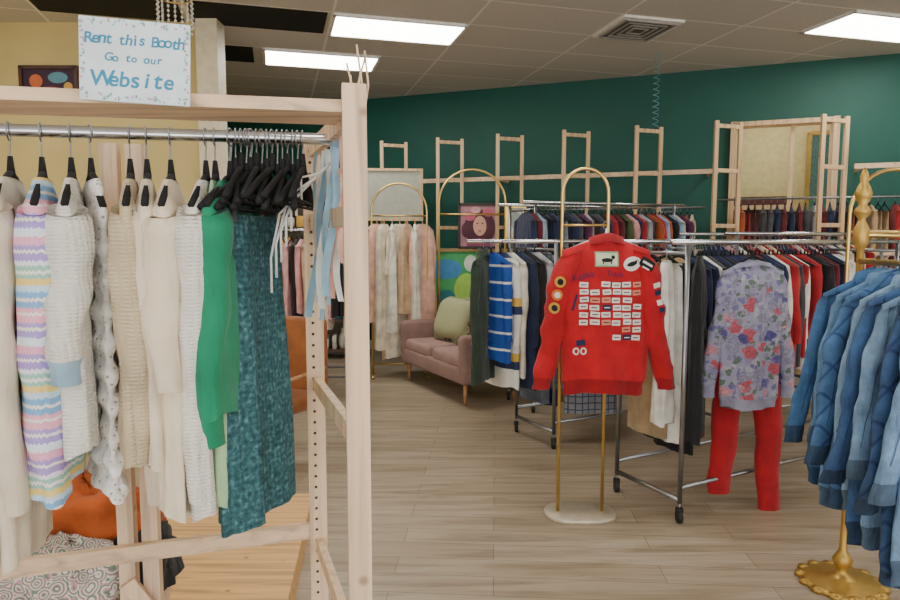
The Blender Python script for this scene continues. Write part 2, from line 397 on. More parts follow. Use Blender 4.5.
def bvh_of(mb): return BVHTree.FromPolygons([list(v) for v in mb.v], mb.f)
def proj(b, x, z, off, d=1, fallback=0):
    h = b.ray_cast(Vector((x, -d*1., z)), Vector((0, d, 0)))
    return Vector((x, (h[0].y if h[0] else fallback)-d*off, z))
def decal(mb, b, cx, cz, w, h, mat, ang=0, off=.003, oval=False, d=1):
    ca, sa = math.cos(ang), math.sin(ang); vs = []; fs = []
    if oval:
        K = 24; vs.append(proj(b, cx, cz, off, d))
        for r in (.5, 1):
            for j in range(K):
                a = 2*PI*j/K; x, z = w/2*r*math.cos(a), h/2*r*math.sin(a); vs.append(proj(b, cx+x*ca-z*sa, cz+x*sa+z*ca, off, d))
        for j in range(K):
            fs.append((0, 1+j, 1+(j+1) % K)); fs.append((1+j, 1+K+j, 1+K+(j+1) % K, 1+(j+1) % K))
    else:
        nx = max(2, int(w/.012)); nq = max(2, int(h/.012))
        for i in range(nq+1):
            for j in range(nx+1):
                x = w*(j/nx-.5); z = h*(i/nq-.5); vs.append(proj(b, cx+x*ca-z*sa, cz+x*sa+z*ca, off, d))
        for i in range(nq):
            for j in range(nx): fs.append((i*(nx+1)+j, i*(nx+1)+j+1, (i+1)*(nx+1)+j+1, (i+1)*(nx+1)+j))
    mb.add(vs, fs, mat, None, True)
def dtext(mb, b, s, cx, cz, size, mat, ang=0, off=.008, bold=.0):
    vs, fs = text_geo(s, size, bold); ca, sa = math.cos(ang), math.sin(ang)
    mb.add([proj(b, cx+v[0]*ca-v[2]*sa, cz+v[0]*sa+v[2]*ca, off) for v in vs], fs, mat, None, False)

# ------------------------------------------------------------------ camera / world
cam = bpy.data.cameras.new('camera'); cam.lens = 26; cam.sensor_width = 36
co = bpy.data.objects.new('camera', cam); bpy.context.scene.collection.objects.link(co)
co.location = (0, 0, 1.55); co.rotation_euler = (math.radians(90-5.27), 0, 0); bpy.context.scene.camera = co
cam.clip_start = .05
w = bpy.data.worlds.new('daylight'); bpy.context.scene.world = w; w.use_nodes = True
w.node_tree.nodes['Background'].inputs[0].default_value = (.97, .98, 1, 1); w.node_tree.nodes['Background'].inputs[1].default_value = 3.5

# ------------------------------------------------------------------ room shell
def floor_mat():
    m, nt, b = base('vinyl_plank'); A = math.radians(4)
    v = coords(nt, (1, 1, 1), (0, 0, A))
    br = N(nt, 'ShaderNodeTexBrick', Scale=1.0); br.inputs['Brick Width'].default_value = 1.25; br.inputs['Row Height'].default_value = .16
    br.inputs['Mortar Size'].default_value = .0018; br.inputs['Color1'].default_value = lin('#bcaf9c'); br.inputs['Color2'].default_value = lin('#ab9c87'); br.inputs['Mortar'].default_value = lin('#7d7060')
    br.offset = .37; L(nt, v, br.inputs['Vector'])
    v2 = coords(nt, (1.3, 17, 1), (0, 0, A))
    n = N(nt, 'ShaderNodeTexNoise', Scale=1.0, Detail=8., Distortion=.8, Roughness=.65); L(nt, v2, n.inputs['Vector'])
    c = ramp(nt, n.outputs['Fac'], [(.28, '#94836e'), (.48, '#dfd6c9'), (.7, '#ffffff')])
    L(nt, mixc(nt, .75, br.outputs['Color'], c, 'MULTIPLY'), b.inputs['Base Color']); b.inputs['Roughness'].default_value = .34
    bump(nt, b, n.outputs['Fac'], .08, .002); return m
mb = MB(); mb.add([(-7, -3, 0), (7, -3, 0), (7, 12, 0), (-7, 12, 0)], [(0, 1, 2, 3)], floor_mat(), None, False); mb.obj('floor', Matrix())

G = math.radians(15); CO = Vector((-1.005, 5.79, 3.5)); cell = .61
def ceil_mat():
    m, nt, b = base('ceiling_tile'); v = coords(nt)
    br = N(nt, 'ShaderNodeTexBrick', Scale=1.0); br.inputs['Brick Width'].default_value = 1.22; br.inputs['Row Height'].default_value = cell
    br.inputs['Mortar Size'].default_value = .012; br.offset = 0; br.inputs['Color1'].default_value = lin('#d2cdc4'); br.inputs['Color2'].default_value = lin('#cbc6bd'); br.inputs['Mortar'].default_value = lin('#f0ece4')
    L(nt, v, br.inputs['Vector'])
    n = N(nt, 'ShaderNodeTexNoise', Scale=60., Detail=5.); L(nt, v, n.inputs['Vector'])
    L(nt, mixc(nt, .25, br.outputs['Color'], ramp(nt, n.outputs['Fac'], [(.35, '#b0aaa0'), (.6, '#ffffff')]), 'MULTIPLY'), b.inputs['Base Color'])
    b.inputs['Roughness'].default_value = .95; return m
CM = Matrix.Translation(CO) @ Matrix.Rotation(G, 4, 'Z')
mb = MB(); mb.add([(-9, -13, 0), (12, -13, 0), (12, 9, 0), (-9, 9, 0)], [(3, 2, 1, 0)], ceil_mat(), None, False); mb.obj('ceiling', CM)
M_panel = plain('light_diffuser', '#fffdf6', .5, 0, 16.0)
for gx, gy in ((0, 0), (-.61, 1.22), (4.27, -1.22), (0, -3.05), (4.27, -4.27), (-3.66, -1.22), (-3.66, -4.27), (0, -6.1), (4.27, -6.7)):  # panels outside the view, toward the camera, are added to light the room
    mb = MB(); mb.box((gx+.61, gy+.305, -.012), (1.15, .54, .012), M_panel)
    for a, b_, c_, d_ in ((.61, .015, 1.22, .03), (.61, .595, 1.22, .03), (.015, .305, .03, .61), (1.205, .305, .03, .61)):
        mb.box((gx+a, gy+b_, -.012), (c_, d_, .024), M_white)
    mb.obj('far_room_fill_panel', CM)
mb = MB(); M_vent = plain('vent_grey', '#a5a29c', .5); mb.box((2.75, -.3, -.01), (.6, .6, .02), M_white)
for i in range(4): 
    e = .25-.06*i; 
    for s_ in (-1, 1):
        mb.box((2.75+s_*e, -.3, -.026), (.02, 2*e, .014), M_vent); mb.box((2.75, -.3+s_*e, -.026), (2*e, .02, .014), M_vent)
mb.box((2.75, -.3, -.022), (.5, .5, .006), plain('vent_dark', '#55524e', .8)); mb.obj('ceiling_vent', CM)
mb = MB(); M_void_shade = plain('void_shade_paint', '#15140f', .95)  # thin dark panels: shade inside the missing tiles, put into the colour
for gx, gy, wx in ((-1.22, 0, 1.2), (-2.44, 0, 1.2), (-3.66, -.61, 1.2), (-1.83, 1.22, 1.1)):
    mb.box((gx+.6, gy+.305, -.004), (wx*.96, .57, .008), M_void_shade)
mb.obj('open_tile_shade_panel', CM)

def wall(name, p0, p1, h, mat, th=.12, side=1, z0=0):
    p0 = Vector((p0[0], p0[1], 0)); p1 = Vector((p1[0], p1[1], 0)); d = (p1-p0); l = d.length; a = math.atan2(d.y, d.x)
    mb = MB(); mb.box((l/2, side*th/2, h/2+z0/2), (l, th, h-z0), mat); return mb.obj(name, T(p0.x, p0.y, 0, a))
def wallmat(name, col):
    m, nt, b = base(name); v = coords(nt)
    n = N(nt, 'ShaderNodeTexNoise', Scale=1.5, Detail=4.); L(nt, v, n.inputs['Vector'])
    L(nt, ramp(nt, n.outputs['Fac'], [(.3, shade(col, .95)), (.7, shade(col, 1.04))]), b.inputs['Base Color']); b.inputs['Roughness'].default_value = .6
    n2 = N(nt, 'ShaderNodeTexNoise', Scale=180.); L(nt, v, n2.inputs['Vector']); bump(nt, b, n2.outputs['Fac'], .08, .002); return m
def WY(x): return 8.56-.378*x+.25   # back wall line
M_green = wallmat('green_paint', '#0b5346'); M_yel = wallmat('yellow_paint', '#cdb97a')
wx0, wx1 = 3.25, 4.19
wall('wall_back', (-4.6, WY(-4.6)), (wx0, WY(wx0)), 3.5, M_green)
wall('wall_back', (wx1, WY(wx1)), (6.2, WY(6.2)), 3.5, M_green)
wall('wall_back', (wx0, WY(wx0)), (wx1, WY(wx1)), 1.57, M_green)
wall('wall_back', (wx0, WY(wx0)), (wx1, WY(wx1)), 3.5, M_green, z0=2.83)
wall('wall_right', (6.0, -3), (6.0, 6.8), 3.5, wallmat('cream_paint', '#d8d2c2'), side=-1)
wall('wall_left', (-4.6, -3), (-4.6, 10.7), 3.5, M_yel)
wall('wall_partition', (-4.6, 6.05), (-2.25, 6.05), 3.5, M_yel)
mb = MB(); mb.box((-2.15, 6.02, 1.75), (.19, .2, 3.5), plain('trim_cream', '#e0d5b4', .5)); mb.box((-2.15, 6.0, .1), (.22, .22, .2), M_white); mb.obj('trim_1')
wa = math.atan2(-.378, 1)
mb = MB(); mb.beam((-4.5, WY(-4.5)-.02, .06), (5.9, WY(5.9)-.02, .06), .03, .12, M_white); mb.obj('baseboard_back')

def WP(x, off, z=0):
    return Vector((x-off*.353, WY(x)-off*.935, z))
# framed opening into the yellow room beyond
mb = MB(); l = 1.02; W = T(*WP(3.72, .02), wa)
for x_ in (-l/2, l/2): mb.box((x_, .03, 2.2), (.06, .22, 1.36), M_pinegold, W)
for z_ in (1.55, 2.85): mb.box((0, .03, z_), (l, .22, .05), M_pinegold, W)
mb.box((.1, .06, 2.2), (.04, .05, 1.3), M_pinegold, W)
mb.obj('window_1')
M_py = plain('pale_yellow_room', '#d9c68f', .7)
mb = MB(); mb.box((.9, 2.0, 1.75), (4.6, .08, 3.5), M_py, W); mb.obj('wall_far_room')
mb = MB(); mb.box((-.1, 1.9, 1.5), (.9, .12, 1.3), plain('room_maroon', '#5a3434', .8), W); mb.box((-.1, 1.85, 2.0), (.95, .2, .06), M_pinegold, W); mb.obj('maroon_cabinet')
mb = MB(); mb.box((.75, 1.86, 2.2), (.42, .04, 1.5), plain('mirror_glass', '#cfd8de', .08, .9), W)
for x_ in (.52, .98): mb.box((x_, 1.85, 2.2), (.05, .07, 1.56), M_goldp, W)
for z_ in (1.42, 2.98): mb.box((.75, 1.85, z_), (.51, .07, .05), M_goldp, W)
mb.obj('tall_mirror')
mb = MB(); mb.box((.2, 1.0, 3.46), (1.2, .5, .04), plain('added_fill_glow', '#fff8e6', .5, 0, 9.0), W); mb.box((.2, 1.0, 3.49), (1.26, .56, .02), M_white, W); mb.obj('far_room_fill_panel')  # unseen glowing panel, added to brighten the room behind the opening

for x, y in ((-.71, 8.37), (0, 8.1), (.71, 7.83), (1.44, 7.55), (2.18, 7.26), (2.93, 6.97), (3.85, 6.63)):
    mb = MB(); e = Vector((.94, .34, 0))*.158; c = Vector((x, y, 0))
    for s_ in (-1, 1): mb.beam(c+e*s_, c+e*s_+Vector((0, 0, 2.79)), .042, .042, M_pinegold)
    for z_ in (.3, 1.0, 1.7, 2.28, 2.74): mb.beam(c-e+Vector((0, 0, z_)), c+e+Vector((0, 0, z_)), .025, .042, M_pinegold)
    mb.obj('shelving_ladder', bevel=.004)
mb = MB()
for a, b_, z_ in ((-1.6, 3.1, 2.30), (4.3, 5.7, 2.30), (-.6, 5.7, 1.42)):
    mb.beam(WP(a, .48, z_), WP(b_, .48, z_), .03, .05, M_pinex)
    for x in (a+.1, (a+b_)/2, b_-.1): mb.beam(WP(x, .48, z_), WP(x, .0, z_), .03, .04, M_pinex)
mb.obj('wall_hanging_rail')

F = fabric
P_dark = [F('f_black', '#1c1c1f'), F('f_navy', '#1f2a4c'), F('f_char', '#45454c'), F('f_maroon', '#651c28')]
P_mid = [F('f_red', '#a81c26'), F('f_teal', '#175a5a'), F('f_rust', '#a9512c'), F('f_olive', '#4e5a35'), F('f_plum', '#5a2a50'), F('f_royal', '#1f4a9c')]
P_light = [F('f_white', '#e6e3dc'), F('f_cream', '#ddd0b4'), F('f_pink', '#d9a0a0'), F('f_lgrey', '#a9abb0'), F('f_tan', '#b0946c'), F('f_sky', '#8fb0cc')]

mb = MB(); mass(mb, WP(.9, .26), WP(2.9, .26), 1.92, 34, wa+PI/2, P_dark+P_mid+P_light, .6, .8, 11, sw=.18)
mb.tube([WP(.7, .26, 1.92), WP(3.0, .26, 1.92)], .012, M_steel); mb.obj('hanging_clothes')
mb = MB(); mass(mb, WP(3.3, .26), WP(5.6, .26), 2.0, 34, wa+PI/2, P_dark*2+P_mid[:3]+P_light[3:5], .6, .8, 12, sw=.18)
mb.tube([WP(3.1, .26, 2.0), WP(5.7, .26, 2.0)], .012, M_steel); mb.obj('hanging_clothes')

# ------------------------------------------------------------------ rolling racks
def caster(mb, x, y):
    mb.tube([(x-.012, y, .035), (x+.012, y, .035)], .035, M_rub, n=14); mb.box((x, y, .07), (.035, .03, .03), M_rub); mb.tube([(x, y, .07), (x, y, .12)], .008, M_steel)
def rolling_rack(name, a, e, ln, h, double=True, low=.2, stub=.12):
    mb = MB(); a = Vector((a[0], a[1], 0)); e = Vector((e[0], e[1], 0)).normalized(); f = Vector((-e.y, e.x, 0))*.5
    for q in (0, ln):
        for g in (0, 1):
            p = a+e*q+f*g; caster(mb, p.x, p.y)
            mb.tube([p+Vector((0, 0, .11)), p+Vector((0, 0, h))], .014, M_steel)
        mb.tube([a+e*q+Vector((0, 0, .13)), a+e*q+f+Vector((0, 0, .13))], .014, M_steel)
        mb.tube([a+e*q+Vector((0, 0, h-.06)), a+e*q+f+Vector((0, 0, h-.06))], .011, M_steel)
    for g in ((0, 1) if double else (.5,)):
        mb.tube([a+f*g-e*stub+Vector((0, 0, h)), a+f*g+e*(ln+.12)+Vector((0, 0, h))], .014, M_chrome, n=12)
    for g in (0, 1): mb.tube([a+f*g+Vector((0, 0, low)), a+f*g+e*ln+Vector((0, 0, low))], .012, M_steel)
    return mb.obj(name), a, e, f
E1 = (.886, .463); ea = math.atan2(.463, .886)
o1, a, e, f = rolling_rack('clothes_rack', (1.26, 3.45), E1, 1.95, 1.54)
M_white_d = F('trouser_white', '#e4e1da'); M_khaki = F('trouser_khaki', '#9b8566')
mb = MB(); q0 = a+f*.95+e*.12; q1 = a+f*.95+e*2.0
mass(mb, q0+e*.25, q1, 1.53, 38, ea+PI/2, P_dark[:3]*4+P_dark[3:]*2+P_mid[:1]*3+P_mid[2:3]+P_light[:1]*2+P_light[4:5], .6, .85, 21)
mb.obj('hanging_clothes', parent=o1)
mb = MB()
def hang_in(mb, pos, ang, kind, mat, **k):
    M = T(pos[0], pos[1], pos[2], ang); hanger(mb, M, .15)
    {'g': garment, 's': skirt, 't': trousers}[kind](mb, mat, M, **k)
for i, (mt, l_) in enumerate(((M_khaki, 1.0), (M_white_d, 1.02), (P_dark[0], 1.05), (P_dark[0], 1.1))):
    p = a+f*(.62-.12*(i % 2)) + e*(.05+.05*i)
    hang_in(mb, (p.x, p.y, 1.54), ea+PI/2, 's', mt, Ln=l_, w0=.12, w1=.15, th=.025, z0=-.12, fold=.008, seed=i)
mb.obj('trousers', parent=o1)
mb = MB(); p = a+e*.17+f*.14
hang_in(mb, (p.x, p.y, 1.54), ea+.65, 'g', P_dark[0], Ln=1.02, sw=.12, hem=.14, sleeve=0, th=.03); mb.obj('black_dress', parent=o1)
mb = MB(); p = a-e*.04+f*.22
garment(mb, F('cream_scarf', '#dedbd2'), T(p.x, p.y, 1.45, ea+.3), Ln=.90, sw=.05, hem=.065, neck=.04, sleeve=0, th=.03, z0=-.01, sdrop=.02)
mb.tube([(p.x, p.y, 1.44), (p.x, p.y, 1.50)], .004, M_steel); mb.obj('white_scarf', parent=o1)

o2, a2, e2, f2 = rolling_rack('clothes_rack', (.77, 4.72), E1, 1.4, 1.54, stub=.46)
mb = MB(); mass(mb, a2+f2*.55+e2*.18, a2+f2*.55+e2*1.4, 1.53, 22, ea+PI/2, P_dark+P_mid+P_light, .75, 1.15, 31, pants=.5); mb.obj('hanging_clothes', parent=o2)
hero2 = [('striped_sweater', M_bluestripe, -.41, .78, .56), ('white_shirt', M_whitestripe, -.33, .98, .6), ('cream_jacket', F('cr2', '#dcd6c6'), -.26, .9, .6), ('navy_jacket', F('nv2', '#1c2947'), -.19, 1.0, .62), ('black_coat', P_dark[0], -.11, .85, .6),
         ('grey_shirt', P_light[3], -.03, .95, .6), ('plaid_coat', M_plaid, .05, 1.02, .6)]
for i, (nm, mt, q, l_, sl) in enumerate(hero2):
    mb = MB(); p = a2+f2*.46+e2*q; hanger(mb, None, .19)
    garment(mb, mt, None, Ln=l_, sleeve=sl, sw=.205, th=.028, hth=.036, seed=i+40, splay=.03, cuff=.05, fold=.008)
    mb.obj(nm, T(p.x, p.y, 1.54, ea+PI/2+.15-.06*(i % 3)), parent=o2)
mb = MB()
for i in range(6):
    p = a2+f2*.5+e2*(.0+.09*i); hang_in(mb, (p.x, p.y, 1.54), ea+PI/2+.1, 's', (F('jean_grey', '#59606e'), P_dark[1], M_khaki)[i % 3], Ln=1.10+.03*(i % 2), w0=.12, w1=.16, th=.03, z0=-.12, fold=.01, seed=i)
mb.obj('jeans', parent=o2)
mb = MB(); hanger(mb, None, .17); skirt(mb, M_plaid, None, Ln=1.02, w0=.17, w1=.22, th=.04, z0=-.26, fold=.008)
for s_ in (-1, 1): mb.tube([(s_*.12, 0, -.12), (s_*.12, 0, -.28)], .004, M_steel)
p = a2+e2*.31-f2*.14; mb.obj('plaid_skirt', T(p.x, p.y, 1.54, .12), parent=o2)
mb = MB(); hanger(mb, None); M_gc = F('green_coat', '#2c3a2e'); garment(mb, M_gc, None, Ln=.92, sw=.19, sleeve=.6, seed=5, collar=M_gc, splay=.02)
bb = bvh_of(mb)
for i in range(5):
    for s_ in (-.03, .03): decal(mb, bb, s_, -.35-.09*i, .018, .018, M_gold, 0, .006, True)
p = a2+f2*.40-e2*.495; mb.obj('green_coat', T(p.x, p.y, 1.54, 1.2), parent=o2)

o4, a4, e4, f4 = rolling_rack('clothes_rack', (.75, 5.75), (.93, .36), 1.5, 1.88)
mb = MB(); mass(mb, a4+f4*.1-e4*.1, a4+f4*.1+e4*1.6, 1.87, 34, math.atan2(.36, .93)+PI/2, P_dark*2+P_mid+P_light, .55, .8, 41, sw=.19); mb.obj('hanging_clothes', parent=o4)
o5, a5, e5, f5 = rolling_rack('clothes_rack', (2.2, 5.0), (.93, .36), 1.6, 1.6)
mb = MB(); mass(mb, a5+f5*.5, a5+f5*.5+e5*1.6, 1.59, 28, math.atan2(.36, .93)+PI/2, P_dark*3+P_mid[:1]*2+P_light[:3], .55, .8, 51, sw=.19); mb.obj('hanging_clothes', parent=o5)

# ------------------------------------------------------------------ red jacket stand
mb = MB(); cx, cy = .735, 3.56; hw = .125
pts = [(cx-hw, cy, .02), (cx-hw, cy, 1.0), (cx-hw, cy, 1.78)]+[(cx-hw*math.cos(i/14*PI), cy, 1.80+.135*math.sin(i/14*PI)) for i in range(15)]+[(cx+hw, cy, 1.78), (cx+hw, cy, 1.0), (cx+hw, cy, .02)]
mb.tube(pts, .0095, M_gold, n=12); mb.tube([(cx-hw, cy, 1.63), (cx+hw, cy, 1.63)], .007, M_gold)
vs = []; fs = []; K = 40
for z_, r_ in ((0, .2), (.018, .2), (.022, .195)):
    for j in range(K):
        t_ = 2*PI*j/K; x_ = math.cos(t_); y_ = math.sin(t_)
        vs.append((cx+math.copysign(abs(x_)**.7, x_)*r_*1.0, cy+math.copysign(abs(y_)**.8, y_)*(r_-.03)*.82, z_))
for i in range(2):
    for j in range(K): fs.append((i*K+j, i*K+(j+1) % K, (i+1)*K+(j+1) % K, (i+1)*K+j))
fs.append(list(range(K))[::-1]); fs.append([2*K+j for j in range(K)]); mb.add(vs, fs, M_base)
oS = mb.obj('garment_display_stand')

M_redj = F('red_jacket_cloth', '#b70d1d', .08); M_redt = F('red_rib', '#960a17')
mb = MB(); hanger(mb, None, .2, z=-.06, mat=M_white)
garment(mb, M_redj, None, Ln=.83, sw=.235, hem=.225, th=.055, hth=.085, sleeve=.74, sr=.085, splay=.165, seed=3, fold=.011, neck=.07, sdrop=.06, nu=56, nv=34, trim=M_redt, band=.06, cuff=.05, collar=M_redt, ch=.035, nsl=24, cuffr=.55, z0=-.075, sn=.3)
b = bvh_of(mb)
Wt = plain('patch_white', '#e9e6de', .8); Bk = plain('patch_black', '#151515', .8); Gr = plain('patch_green', '#7fae86', .8); Ora = plain('patch_orange', '#d8742a', .8); Sal = plain('patch_salmon', '#e08a74', .8); Nv = plain('patch_navy', '#1b2650', .8); Ylw = plain('patch_gold', '#c9a040', .8)
decal(mb, b, -.01, -.18, .125, .08, Gr); decal(mb, b, -.01, -.18, .112, .066, F('patch_cream', '#cfd8b8'), off=.005); decal(mb, b, -.01, -.185, .06, .022, Bk, off=.007, oval=True); decal(mb, b, .022, -.17, .02, .02, Bk, off=.008, oval=True); decal(mb, b, -.03, -.195, .006, .02, Bk, 0, .008); decal(mb, b, .012, -.197, .006, .02, Bk, 0, .008)
decal(mb, b, .125, -.205, .095, .075, Wt, .3, oval=True); decal(mb, b, .125, -.205, .06, .024, Bk, .3, off=.006, oval=True); decal(mb, b, .150, -.19, .018, .016, Bk, .3, off=.007, oval=True)
decal(mb, b, .205, -.205, .085, .05, Bk, -.5, off=.006); decal(mb, b, .205, -.205, .06, .012, Wt, -.5, off=.008); decal(mb, b, .195, -.228, .04, .008, Wt, -.5, off=.008)
dtext(mb, b, 'Kaska', -.13, -.285, .05, Nv, .25, bold=.0); dtext(mb, b, 'Trails', .03, -.272, .042, Nv, -.08, bold=.0)
rd = random.Random(4)
for r in range(8):
    for c in range(6):
        if rd.random() < .07: continue
        x = -.125+c*.056+rd.uniform(-.004, .004); z = -.315-r*.040+rd.uniform(-.003, .003)
        if r > 5 and c < 3: continue
        mt = rd.choice([Wt, Wt, Wt, Wt, Wt, Sal, Nv]); decal(mb, b, x, z, .046, .028, mt, rd.uniform(-.08, .08), .004)
        decal(mb, b, x, z, .03, .005, Bk if mt != Nv else Wt, 0, .006)
decal(mb, b, -.175, -.41, .09, .012, Nv, 1.3, .008); decal(mb, b, -.14, -.625, .05, .03, Nv, .1, .004)
for x_ in (-.165, -.125): decal(mb, b, x_, -.67, .035, .04, Wt, 0, .004, True); decal(mb, b, x_, -.67, .018, .024, M_redj, 0, .006, True)
for i, z in enumerate((-.30, -.37, -.44)): decal(mb, b, -.255-.013*i, z, .055, .06, (Ylw, Ora, Ylw)[i], 0, .005, True); decal(mb, b, -.255-.013*i, z, .03, .034, (Bk, Wt, Bk)[i], 0, .008, True)
for i, z in enumerate((-.32, -.36, -.41, -.45)): decal(mb, b, .265+.013*i, z, .045, .028, (Wt, Nv, Wt, Nv)[i], .2, .005)
mb.obj('red_jacket', T(.835, 3.49, 1.63, .02))

# ------------------------------------------------------------------ floral sweater + red trousers
mb = MB(); hanger(mb, None, .16, z=-.075, mat=M_black); Mrib = F('sweater_rib', '#8f8ea6')
garment(mb, M_floral, None, Ln=.80, sw=.17, hem=.155, th=.05, hth=.065, sleeve=.69, sr=.06, splay=.10, seed=9, fold=.010, trim=Mrib, band=.05, cuff=.05, neck=.075, nu=48, nv=30, nsl=20, collar=Mrib, ch=.014, z0=-.10, sdrop=.05)
p = a+e*.42-f*.12; mb.obj('floral_sweater', T(p.x-.01, p.y-.05, 1.53, .05), parent=o1)
mb = MB(); M_rp = F('red_trouser', '#a30d1b', .1)
trousers(mb, M_rp, None, Ln=1.07, hip=.205, gap=.155, z0=-.47, r0=.098, r1=.066, dl=.12)
for s_ in (-1, 1): mb.tube([(s_*.12, 0, -.15), (s_*.12, 0, -.48)], .004, M_steel)
mb.obj('red_trousers', T(p.x+.03, p.y+.03, 1.53, .12), parent=o1)

# ------------------------------------------------------------------ gold stand with denim jackets
px, py = 1.775, 2.82
mb = MB()
mb.lathe([(.0, 0), (.17, 0), (.175, .012), (.15, .02), (.06, .03), (.03, .045), (.02, .07), (.034, .09), (.042, .11), (.03, .135), (.016, .16), (.014, .3), (.014, 1.50), (.022, 1.52), (.03, 1.54), (.03, 1.60), (.018, 1.625), (.014, 1.64), (.032, 1.665), (.032, 1.68), (.016, 1.70), (.03, 1.73), (.034, 1.75), (.026, 1.775), (.014, 1.80), (.018, 1.82), (.012, 1.84), (.002, 1.86)], (px, py, 0), M_goldp, n=28)
for j in range(14):
    t_ = 2*PI*j/14; mb.lathe([(.001, 0), (.03, .002), (.026, .018), (.001, .024)], (px+.16*math.cos(t_), py+.16*math.sin(t_), 0), M_goldp, n=10)
dr = Vector((-.13, -.9915, 0)); pe = Vector((px, py, 1.46))
mb.tube([pe, pe+dr*1.3], .013, M_gold, n=12); mb.tube([pe+Vector((0, 0, .11)), pe+Vector((.5, .1, .11))], .012, M_gold, n=12)
p2 = pe+dr*1.3; mb.lathe([(.0, 0), (.17, 0), (.17, .012), (.03, .03), (.014, .06), (.014, 1.46), (.03, 1.50), (.002, 1.55)], (p2.x, p2.y, 0), M_goldp, n=24)
p3 = pe+Vector((.5, .1, 0)); mb.lathe([(.0, 0), (.17, 0), (.17, .012), (.03, .03), (.014, .06), (.014, 1.6), (.03, 1.65), (.002, 1.7)], (p3.x, p3.y, 0), M_goldp, n=24)
oG = mb.obj('gold_clothes_rack')
cols = ['#3f6a98', '#6389b0', '#486f9c', '#7c9dbd', '#3a5c8a', '#7596b8', '#35547e', '#6f92b8']
St = plain('stitch', '#d9c39a', .8)
for i in range(8):
    D = denim('denim_%d' % i, cols[i], i in (2, 6)); Dk = denim('denim_dark_%d' % i, shade(cols[i], .68))
    mb = MB(); hanger(mb, None, .2, z=-.07, mat=M_whang)
    Lj = (.78, .84, .80, .78, .88, .84, .92, .88)[i]
    garment(mb, D, None, Ln=Lj+.08, sw=.23, hem=.265, th=.026, hth=.036, sleeve=(.62, .58, .64, .60, .66, .60, .68, .62)[i], sr=.056, splay=(.13, .11, .145, .10, .13, .11, .13, .11)[i], seed=60+i, fold=.006, trim=Dk, band=.045, cuff=.05, collar=D, ch=.04, nu=40, nv=26, nsl=26, neck=.075, cuffr=.74, z0=-.07, sn=.34, sfl=.45)
    b = bvh_of(mb)
    decal(mb, b, 0, -.1-Lj*.5, .03, Lj*.85, Dk, 0, .002); decal(mb, b, -.11, -.24, .2, .005, Dk, 0, .003); decal(mb, b, .11, -.24, .2, .005, Dk, 0, .003)
    for s_ in (-1, 1):
        decal(mb, b, s_*.115, -.29, .1, .07, Dk, 0, .003); decal(mb, b, s_*.115, -.29, .09, .06, D, 0, .005)
        decal(mb, b, s_*.07, -.52, .004, .36, Dk, s_*.12, .003); decal(mb, b, s_*.165, -.50, .004, .38, Dk, s_*.05, .003); decal(mb, b, s_*.172, -.50, .002, .38, St, s_*.05, .003); decal(mb, b, s_*.115, -.27, .012, .012, M_gold, 0, .008, True)
        decal(mb, b, s_*.195, -.20, .005, .14, Dk, s_*.1, .004)
        decal(mb, b, s_*(.26), -.42, .004, .42, Dk, s_*.2, .004)
    for z_ in range(5): decal(mb, b, 0, -.18-.11*z_, .014, .014, M_gold, 0, .006, True)
    h = pe+dr*(.16+.092*i)
    mb.obj('denim_jacket', T(h.x, h.y, 1.473, .10+(-.03, .05, 0, .06, -.04)[i % 5]), parent=oG)

def arch_rack(name, c, ang, w_, h, rail=None, r=.012, base_r=.16, mat=M_gold):
    mb = MB(); M = T(c[0], c[1], 0, ang); R = w_/2
    pts = [(-R, 0, .02), (-R, 0, 1.0), (-R, 0, h-R)]+[(-R*math.cos(i/16*PI), 0, h-R+R*math.sin(i/16*PI)) for i in range(1, 16)]+[(R, 0, h-R), (R, 0, 1.0), (R, 0, .02)]
    mb.tube(pts, r, mat, M, 10)
    if rail: mb.tube([(-R, 0, rail), (R, 0, rail)], r*.8, mat, M)
    for s_ in (-1, 1):
        mb.tube([(s_*R, -.2, .018), (s_*R, .2, .018)], .016, mat, M)
    mb.tube([(-R, 0, .14), (R, 0, .14)], r*.8, mat, M)
    return mb.obj(name), M
arch_rack('gold_arch_rack', (2.72, 4.02), .05, .55, 1.98, 1.6)
arch_rack('gold_arch_rack', (.26, 7.68), .0, .78, 2.37, 1.85, .014)
oA, MA = arch_rack('gold_arch_rack', (-.57, 7.35), .1, .62, 2.18, 1.82)
mb = MB(); pinkd = [F('dress_blush', '#deaf9a'), F('dress_cream', '#e0d3bb'), F('dress_ivory', '#e8e1d0'), F('dress_tan', '#c7a988')]
for i in range(7):
    M = MA @ T(-.25+.085*i, 0, 1.81, .55+.5*(i % 3)); hanger(mb, M, .15, n=4, mat=M_whang)
    garment(mb, pinkd[(0, 1, 2, 1, 3, 2, 0)[i]], M, Ln=(1.1, 1.4, 1.2, 1.5, 1.0, 1.35, 1.2)[i], sw=.15, hem=.2, sleeve=(.5, .0, .3)[i % 3], sr=.04, th=.03, hth=.07, nu=30, nv=16, seed=i, fold=.016, nsl=8)
mb.obj('cream_dresses', parent=oA)

